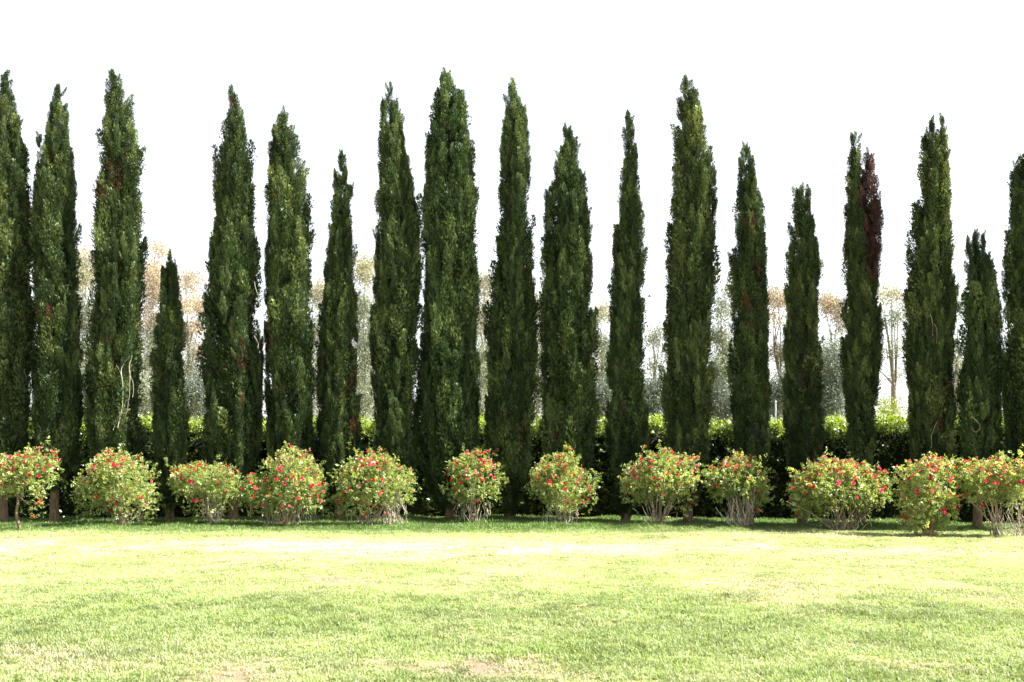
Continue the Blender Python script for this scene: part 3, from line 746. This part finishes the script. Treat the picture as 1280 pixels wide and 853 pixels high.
ROSES = [
 dict(base=[(23, 665)], single=(21, 618), blobs=[(34, 598, 37, 22), (50, 581, 20, 15), (12, 600, 22, 19), (46, 631, 6, 10, .5), (20, 585, 20, 14)], flowers=30, extra=[(47, 633), (51, 628), (42, 651)],
      label='standard rose with round crown on one bare stem at the left edge'),
 dict(base=[(152, 661)], blobs=[(150, 602, 46, 30), (168, 632, 34, 24), (122, 620, 25, 26), (143, 586, 28, 16), (162, 642, 30, 10, .3)], flowers=32, twigs=[(155, 642, 25, 14, 60)],
      canes=[(150, 660, 147, 640), (155, 660, 158, 640)], label='full round rose bush in front of the cypress with looping dead stems'),
 dict(base=[(266, 660)], blobs=[(255, 602, 40, 18), (277, 608, 21, 20), (232, 604, 17, 18), (250, 630, 26, 18, .22), (282, 630, 14, 16, .3)], flowers=26, twigs=[(266, 638, 12, 18, 130)],
      label='low flat-topped rose on a dense twiggy foot beside the shortest cypress'),
 dict(base=[(362, 661), (340, 661)], blobs=[(365, 605, 38, 34), (368, 580, 22, 17), (322, 618, 22, 22), (345, 632, 36, 20, .55), (390, 625, 18, 26, .8)], flowers=42, extra=[(313, 659), (356, 657), (314, 645)], twigs=[(368, 642, 28, 14, 110)],
      canes=[(345, 660, 325, 645), (342, 661, 330, 650)], label='tall lopsided rose bush with a low left shoulder and dropped blooms'),
 dict(base=[(490, 660), (455, 660)], blobs=[(468, 606, 49, 30), (470, 586, 30, 18), (440, 632, 22, 18, .8), (497, 618, 24, 16, .5), (470, 640, 26, 12, .2)], flowers=36, twigs=[(492, 635, 18, 22, 140), (455, 645, 20, 12, 40)],
      label='wide rose bush with bare twiggy lower right side, left of the centre'),
 dict(base=[(592, 657)], blobs=[(592, 603, 38, 27), (592, 580, 24, 14), (585, 622, 22, 10, .4)], flowers=34, extra=[(583, 566)], twigs=[(592, 640, 22, 14, 80)],
      canes=[(592, 656, 578, 635), (590, 656, 585, 628), (594, 656, 600, 630), (596, 656, 610, 638)], label='compact rose bush on thin crossing stems at the centre, small round crown'),
 dict(base=[(700, 659)], blobs=[(703, 612, 40, 30), (707, 582, 19, 16), (703, 634, 28, 14, .6), (690, 596, 24, 20)], flowers=28, twigs=[(700, 645, 22, 12, 90)],
      label='pyramid-shaped rose bush right of the centre, leafy almost to the grass'),
 dict(base=[(822, 661)], blobs=[(830, 598, 47, 26), (832, 581, 32, 14), (798, 610, 22, 18), (852, 622, 16, 18, .6), (820, 620, 26, 10, .3)], flowers=36, extra=[(872, 577), (851, 640)],
      canes=[(822, 660, 788, 634), (821, 660, 800, 632), (824, 660, 838, 628), (823, 660, 828, 630), (826, 660, 832, 634), (843, 662, 845, 640)], label='vase-shaped rose with pale stems spreading in a wide V from the grass'),
 dict(base=[(924, 662), (936, 662)], blobs=[(920, 600, 36, 19), (947, 617, 12, 21, .8), (898, 608, 17, 18), (925, 586, 24, 12)], flowers=26, extra=[(931, 622), (948, 640)], twigs=[(925, 635, 17, 22, 190)],
      canes=[(920, 660, 893, 634), (918, 660, 898, 640), (922, 660, 908, 628), (925, 660, 918, 624), (930, 660, 928, 620), (935, 660, 934, 622), (938, 655, 932, 618), (950, 640, 936, 612), (926, 660, 912, 640)], label='rose with small crown above a thick bundle of bare pale canes'),
 dict(base=[(1047, 665), (1063, 666)], blobs=[(1048, 609, 60, 28), (1010, 622, 27, 28), (1084, 615, 29, 24), (1040, 594, 42, 14), (1080, 636, 16, 14, .4), (1015, 640, 24, 12, .4)], flowers=58, twigs=[(1060, 645, 30, 12, 30)],
      canes=[(1047, 664, 1030, 650), (1046, 664, 1040, 640), (1064, 665, 1072, 648)], label='widest rose bush of the row, broad dome with many red blooms'),
 dict(base=[(1158, 671)], blobs=[(1160, 603, 37, 26), (1148, 628, 27, 28), (1176, 640, 22, 26, .8), (1168, 660, 14, 12, .8), (1145, 652, 22, 14, .5)], flowers=46, extra=[(1166, 668), (1174, 664), (1158, 665)],
      label='tall rose bush with a flowering branch hanging down to the grass'),
 dict(base=[(1244, 671)], blobs=[(1232, 606, 37, 18), (1212, 600, 20, 18), (1250, 602, 22, 24)], flowers=36, extra=[(1245, 584), (1241, 587), (1249, 586), (1228, 641)], stems=8,
      canes=[(1250, 671, 1235, 625), (1254, 671, 1245, 622)], label='flat spreading rose canopy over the reddish cypress trunk at right'),
 dict(base=[(1274, 672)], blobs=[(1282, 606, 20, 24), (1276, 628, 14, 18, .3)], flowers=12, twigs=[(1268, 645, 16, 22, 70)],
      canes=[(1272, 672, 1258, 640), (1274, 672, 1266, 636), (1276, 672, 1282, 640), (1273, 672, 1250, 650), (1275, 672, 1275, 635)], label='rose bush on bare spreading stems cut off by the right edge'),
]
for s_ in ROSES: rose(s_)

# ------------------------------------------------------------------ far trees beyond the hedge
PEACH = np.array([.34, .275, .20]); GREYG = np.array([.15, .17, .115]); PALE = np.array([.24, .23, .15]); BLUE = np.array([.085, .105, .085]); LIME = np.array([.24, .30, .06])
def far_tree(name, cat, label, px, D, fork, limbs, blobs, group, trunk_r=.16, leaf=.145, dens=1.0, trunk_col=(.15, .13, .11)):
    X0 = PX(px, D)
    root = thing(name, label, cat, (X0, D, 0), group)
    tr, fol = MB(), MB()
    fx, fy = fork
    zf = PZ(fy, D); xf = PX(fx, D)
    t = np.linspace(0, 1, 9)
    pts = np.stack([X0 + (xf - X0) * t ** 1.5, D + t * 0, -.1 + (zf + .1) * t], -1)
    tr.tube(pts, trunk_r * (1.15 - .45 * t), trunk_col, 8)
    tr.build('trunk', M_bark, root, smooth=True)
    lb = MB()
    tips = [(x, y) for (x, y) in limbs] + [(b[0], b[1]) for b in blobs]
    for k, (x, y) in enumerate(tips):
        e = np.array([PX(x, D), D + rng.normal(0, .8), PZ(y, D)]); s0 = pts[-1 if k % 2 == 0 else -3]
        if k >= len(limbs) + 3: continue
        if e[2] < s0[2]: s0 = pts[max(1, int(8 * e[2] / zf * .7))]
        tt = np.linspace(0, 1, 8)[:, None]
        mid = s0 + (e - s0) * np.array([.35, .4, .6]) + rng.normal(0, .25, 3)
        pp = (1 - tt) ** 2 * s0 + 2 * tt * (1 - tt) * mid + tt ** 2 * e
        lb.tube(pp, np.linspace(trunk_r * .42, .015, 8), trunk_col, 6)
    lb.build('limbs', M_bark, root, smooth=True)
    for (cx, cy_, rx, ry, w, colr) in blobs:
        x, z, rxx, rzz = PX(cx, D), PZ(cy_, D), rx / F * D, ry / F * D
        ns = max(8, int(rxx * rzz * 85 * w * dens))
        v = unit(rng.normal(0, 1, (ns, 3))) * (rng.random(ns) ** .4)[:, None] * np.array([rxx, (rxx + rzz) * .5, rzz])
        c = v + np.array([x, D, z])
        k = 44
        sp = rng.normal(0, 1, (ns, k, 3)) * np.array([.34, .34, .26])
        pos = (c[:, None] + sp).reshape(-1, 3)
        d = rng.normal(0, .6, (ns * k, 3)) + np.array([0, 0, -.5])
        l_ = leaf * (.7 + .6 * rng.random(ns * k))
        cl = np.asarray(colr) * (.65 + .6 * rng.random((ns, 1, 1))) * (.85 + .3 * rng.random((ns, k, 1)))
        fol.leaves(pos, d, rng.normal(0, 1, (ns * k, 3)), l_, l_ * .42, cl.reshape(-1, 3))
    fol.build('crown', M_euc, root, stuff=True)

G1 = 'tall thin trees beyond the hedge'; G2 = 'grey bushy trees beyond the hedge'
FT = [
 (104, 82, (105, 440), [(112, 380)], [(104, 345, 22, 26, .7, PALE), (95, 390, 18, 26, .7, GREYG), (112, 405, 16, 22, .6, GREYG), (100, 440, 22, 18, .5, GREYG), (108, 315, 14, 12, .3, PEACH)], 'pale thin tree seen left of the tallest left cypress'),
 (196, 88, (195, 420), [(205, 350), (185, 370)], [(192, 350, 16, 30, .9, PEACH), (198, 312, 14, 12, .5, PEACH), (186, 395, 12, 24, .7, PEACH * .9), (198, 430, 20, 26, .7, GREYG * 1.2), (184, 460, 14, 22, .5, PALE), (222, 380, 20, 14, .4, PEACH)], 'peach-coloured tree left of the shortest cypress'),
 (236, 92, (236, 440), [(250, 390), (225, 360)], [(235, 350, 22, 16, .45, PEACH), (247, 382, 17, 12, .8, PEACH), (243, 408, 14, 10, .7, PEACH), (248, 440, 12, 14, .6, PEACH), (238, 465, 10, 10, .5, PALE), (228, 425, 12, 18, .4, PEACH)], 'peach-coloured layered tree right of the shortest cypress'),
 (400, 84, (400, 450), [(396, 400)], [(400, 370, 14, 22, .8, PALE), (396, 415, 14, 22, .7, GREYG * 1.2), (402, 460, 14, 24, .7, GREYG)], 'whitish thin tree left of the kinked-tip cypress'),
 (456, 86, (456, 440), [(460, 380)], [(456, 340, 14, 24, .8, PALE), (452, 385, 14, 24, .8, GREYG * 1.2), (458, 430, 14, 26, .8, GREYG), (455, 480, 14, 26, .7, GREYG)], 'grey leafy tree right of the kinked-tip cypress'),
 (606, 84, (606, 440), [(610, 390)], [(606, 360, 14, 20, .7, PALE * 1.1), (602, 400, 14, 22, .8, PALE), (608, 445, 13, 26, .7, GREYG * 1.2), (604, 490, 12, 20, .6, GREYG)], 'pale tree right of the double-spired cypress'),
 (672, 86, (672, 440), [(674, 400)], [(672, 390, 14, 24, .6, PALE), (668, 440, 14, 28, .6, GREYG)], 'pale tree right of the centre cypress'),
 (755, 86, (752, 440), [(748, 400), (762, 420)], [(752, 392, 15, 14, .6, PALE * 1.1), (748, 430, 13, 20, .5, GREYG), (757, 465, 12, 18, .5, GREYG), (750, 500, 14, 20, .8, GREYG)], 'pale open tree left of the pencil-slim cypress'),
 (816, 82, (818, 470), [(812, 425), (826, 420)], [(814, 424, 12, 8, .8, GREYG), (826, 412, 8, 6, .7, GREYG), (816, 458, 12, 10, .5, GREYG), (828, 440, 8, 12, .3, GREYG)], 'sparse grey tree in the sky gap right of the pencil-slim cypress'),
 (905, 78, (906, 460), [(900, 400), (912, 390)], [(905, 385, 13, 20, .6, GREYG), (900, 420, 13, 14, .9, GREYG), (910, 445, 14, 18, .9, GREYG), (898, 470, 14, 16, .8, BLUE * 1.3), (912, 362, 9, 10, .4, PALE)], 'grey-leaved tree right of the tall sunlit cypress'),
 (990, 84, (968, 440), [(974, 395), (966, 370), (982, 380)], [(972, 372, 20, 11, 1.0, PEACH * .9), (966, 395, 12, 12, .4, PEACH), (975, 440, 14, 12, .8, PALE * .7), (985, 410, 12, 12, .3, GREYG)], 'peach-topped tree with bent pale trunk left of the blunt-tipped cypress'),
 (1040, 84, (1042, 450), [(1036, 400), (1050, 395)], [(1036, 378, 15, 13, 1.0, PEACH * .9), (1048, 392, 12, 10, .8, PEACH * .8), (1040, 430, 16, 12, .25, GREYG), (1050, 408, 10, 8, .5, PALE * .8)], 'peach-topped tree right of the blunt-tipped cypress'),
 (1119, 76, (1117, 482), [(1104, 385), (1112, 375), (1098, 462), (1122, 400)], [(1112, 370, 16, 12, .55, PALE), (1124, 395, 14, 9, .6, GREYG), (1110, 402, 14, 10, .35, GREYG), (1122, 430, 12, 10, .35, GREYG), (1128, 372, 8, 10, .4, PALE), (1108, 440, 12, 10, .15, GREYG), (1122, 466, 10, 10, .2, GREYG)], 'bare-trunked tree forking right of the brown-spired cypress'),
 (1196, 82, (1196, 450), [(1194, 400)], [(1196, 380, 9, 22, .4, GREYG), (1197, 430, 8, 22, .3, PALE)], 'sparse grey tree showing right of the twin-tipped cypress'),
]
for (px, D, fork, limbs, blobs, lab) in FT:
    if px not in (816, 1119): blobs = blobs + [(px, 462, 17, 42, .42, GREYG * 1.1), (px - 6, 505, 16, 24, .5, GREYG)]
    far_tree('thin_tree', 'tree', lab, px, D, fork, limbs, blobs, G1, trunk_r=.26 if px == 1119 else .13)
FB = [
 (104, 66, [(104, 490, 22, 28, 1.2, BLUE), (92, 505, 18, 22, 1, GREYG * .8)], 'low grey bushy tree left of the tallest left cypress', 'bushy_tree'),
 (250, 66, [(250, 492, 20, 24, 1.2, BLUE * 1.1), (236, 505, 18, 20, 1.1, GREYG * .8)], 'low grey bushy tree right of the shortest cypress', 'bushy_tree'),
 (186, 66, [(184, 496, 18, 26, 1.1, GREYG)], 'low pale bushy tree left of the shortest cypress', 'bushy_tree'),
 (752, 66, [(752, 498, 20, 26, 1.2, BLUE * 1.2)], 'low grey bushy tree left of the pencil-slim cypress', 'bushy_tree'),
 (818, 64, [(812, 500, 18, 24, 1.4, BLUE), (828, 488, 14, 22, 1.2, BLUE * 1.2)], 'dense grey bushy tree in the gap right of the pencil-slim cypress', 'bushy_tree'),
 (900, 64, [(896, 500, 20, 26, 1.4, BLUE * .9), (912, 512, 14, 18, 1.2, BLUE)], 'dense grey bushy tree left of the dry-streaked cypress', 'bushy_tree'),
 (972, 66, [(970, 500, 16, 26, 1.3, BLUE), (982, 480, 12, 18, .9, BLUE * 1.2)], 'dense grey bushy tree behind the slim pole', 'bushy_tree'),
 (1040, 64, [(1038, 458, 18, 24, 1.3, BLUE * 1.1), (1036, 500, 18, 26, 1.4, BLUE), (1050, 478, 12, 14, .8, BLUE)], 'tall dense grey bushy tree left of the brown-spired cypress', 'bushy_tree'),
 (1110, 52, [(1110, 512, 10, 10, 1.1, LIME * .6)], 'small yellow-green bush at the foot of the bare forked trunk', 'small_bush'),
 (455, 66, [(455, 500, 14, 20, .8, GREYG)], 'low grey bushy tree left of the see-through-tipped cypress', 'bushy_tree'),
 (604, 66, [(604, 508, 12, 18, .8, GREYG)], 'low grey bushy tree right of the double-spired cypress', 'bushy_tree'),
 (1200, 66, [(1197, 490, 8, 24, .4, GREYG)], 'thin grey bush showing right of the twin-tipped cypress', 'bushy_tree'),
]
for (px, D, blobs, lab, nm) in FB:
    far_tree(nm, 'tree' if nm == 'bushy_tree' else 'bush', lab, px, D, (px, 520), [], blobs, G2 if nm == 'bushy_tree' else None, trunk_r=.14, leaf=.13, dens=1.3 * (70 / D) ** 0)

# slim pale pole beyond the hedge
def pole():
    D = 45.0; x = PX(969.5, D)
    root = thing('pole', 'slim pale pole behind the hedge right of the dry-streaked cypress', 'pole', (x, D, 0))
    zt = PZ(503, D)
    a = MB(); a.tube([(x, D, -.1), (x, D, zt * .5), (x, D, zt)], [.032, .030, .028], (.30, .31, .32), 10); a.build('shaft', M_bark, root, smooth=True)
    b = MB(); b.tube([(x, D, zt - .01), (x, D, zt + .03), (x, D, zt + .05), (x, D, zt + .06)], [.042, .042, .03, .002], (.28, .28, .28), 10); b.build('cap', M_bark, root, smooth=True)
pole()

# distant bird
def bird():
    D = 55.0; c = np.array([PX(812, D), D, PZ(371, D)])
    t = np.linspace(0, 1, 8)
    mb = MB()
    mb.tube(c + np.stack([(t - .5) * .22, t * 0, .02 * np.sin(t * 3)], -1), .032 * np.sin(np.clip(t, .04, .97) * math.pi) ** .7, (.03, .03, .03), 6)
    for s in (-1, 1):
        w = [c + np.array(p_) for p_ in ((.04, s * .02, .02), (-.05, s * .02, .02), (-.07, s * .15, .06), (.01, s * .14, .07), (-.09, s * .25, .04), (-.05, s * .25, .045))]
        mb.add(w, [(0, 1, 2, 3), (3, 2, 4, 5)], (.03, .03, .03))
    mb.add([c + np.array(p_) for p_ in ((-.09, -.012, .0), (-.17, -.035, 0), (-.17, .035, 0), (-.09, .012, .0))], [(0, 1, 2, 3)], (.03, .03, .03))
    o = mb.build('bird', M_bark, None)
    o['label'] = 'tiny dark bird flying in the sky gap right of the pencil-slim cypress'; o['category'] = 'bird'
bird()

# ------------------------------------------------------------------ grass
tufts = bpy.data.collections.new('grass_tufts')
def tuft(k, nb, hmin, hmax, spread):
    V, Q = [], []
    for b in range(nb):
        a = random.random() * 6.283; r = spread * math.sqrt(random.random()); x, y = r * math.cos(a), r * math.sin(a)
        h = random.uniform(hmin, hmax); w = random.uniform(.0032, .0055); la = random.random() * 6.283; lean = random.uniform(.1, .75)
        dx, dy = math.cos(la) * lean * h, math.sin(la) * lean * h; sx, sy = -math.sin(la) * w, math.cos(la) * w
        i = len(V)
        V += [(x - sx, y - sy, -.005), (x + sx, y + sy, -.005), (x + dx * .35 + sx * .8, y + dy * .35 + sy * .8, h * .55), (x + dx * .35 - sx * .8, y + dy * .35 - sy * .8, h * .55), (x + dx + sx * .1, y + dy + sy * .1, h * (1 - .25 * lean)), (x + dx - sx * .1, y + dy - sy * .1, h * (1 - .25 * lean))]
        Q += [(i, i + 1, i + 2, i + 3), (i + 3, i + 2, i + 4, i + 5)]
    me = bpy.data.meshes.new('grass_tuft'); me.from_pydata(V, [], Q); me.materials.append(M_grass)
    o = bpy.data.objects.new('grass_tuft', me); tufts.objects.link(o)
for k in range(6): tuft(k, 24, .022, .062, .055)

def scatter():
    segs = [(4.5, 8, 600), (8, 11, 560), (11, 15, 430), (15, 19.5, 330), (19.5, 24.4, 300)]
    P = []
    for (y0, y1, dn) in segs:
        hw = min(y1 * .50 + 2.2, 13.5)
        n = int((y1 - y0) * 2 * hw * dn)
        P.append(np.stack([rng.uniform(-hw, hw, n), rng.uniform(y0, y1, n)], -1))
    P = np.concatenate(P); X, Y = P[:, 0], P[:, 1]
    c = cover_at(X, Y)
    P3 = np.stack([X, Y, X * 0], -1)
    hn = fnoise(P3 * 1.3, 31, 3); dryn = fnoise(P3 * .7, 37, 3); fine = fnoise(P3 * 6., 39, 2)
    keep = rng.random(len(X)) < np.clip(.04 + c * 1.2 + (fine - .5) * .7, .03, 1)
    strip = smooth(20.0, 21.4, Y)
    hx = np.interp(X, [-12, -5, 0, 4, 8, 12], [23.6, 23.9, 24.2, 23.8, 22.6, 21.6])
    keep &= Y < hx + .3
    X, Y, c, hn, dryn, fine, strip = (a[keep] for a in (X, Y, c, hn, dryn, fine, strip))
    n = len(X)
    far = smooth(11.2, 13.6, Y + (hn - .5) * 4)
    s = (.40 + .75 * hn) * (.50 + .55 * c) * (1 - .25 * far * (1 - strip)) * (.8 + .4 * rng.random(n)) * (1 + 1.15 * strip * (.5 + hn))
    tall = (fine > .66) & (rng.random(n) < .45)
    s = np.where(tall & (strip < .3), s * rng.uniform(1.1, 1.6, n), s) * (1 - .15 * (1 - strip))
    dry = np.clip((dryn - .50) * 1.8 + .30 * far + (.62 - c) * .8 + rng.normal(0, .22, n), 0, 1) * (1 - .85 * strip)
    fresh = np.array([.245, .298, .130]); deep_green = np.array([.180, .240, .082]); straw = np.array([.43, .40, .28])
    mixl = np.clip((hn - .5) * 2.0 + .42 - .72 * far + strip * .8, 0, 1)[:, None]  # deeper green towards the camera and in the strip, paler far off
    cl = fresh + (deep_green - fresh) * mixl
    cl = np.where(tall[:, None], cl * .85, cl) * (1 + .30 * far * (1 - strip))[:, None]
    cl = cl + (np.array([.075, .145, .030]) - cl) * (strip * smooth(.3, .6, c))[:, None] * .8  # strip under the roses: greener grass, with the shade there put into its colour
    cl = cl + (straw - cl) * dry[:, None] * .85
    cl *= (.8 + .4 * rng.random((n, 1)))
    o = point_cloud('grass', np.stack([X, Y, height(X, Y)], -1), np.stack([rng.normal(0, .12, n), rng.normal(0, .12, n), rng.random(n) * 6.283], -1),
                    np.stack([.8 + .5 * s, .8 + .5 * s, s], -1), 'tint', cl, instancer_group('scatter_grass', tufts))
    o['label'] = 'short patchy sunlit lawn grass, longer and greener under the roses, with shade put into its colour'; o['category'] = 'grass'
    print('grass tufts', n)
scatter()
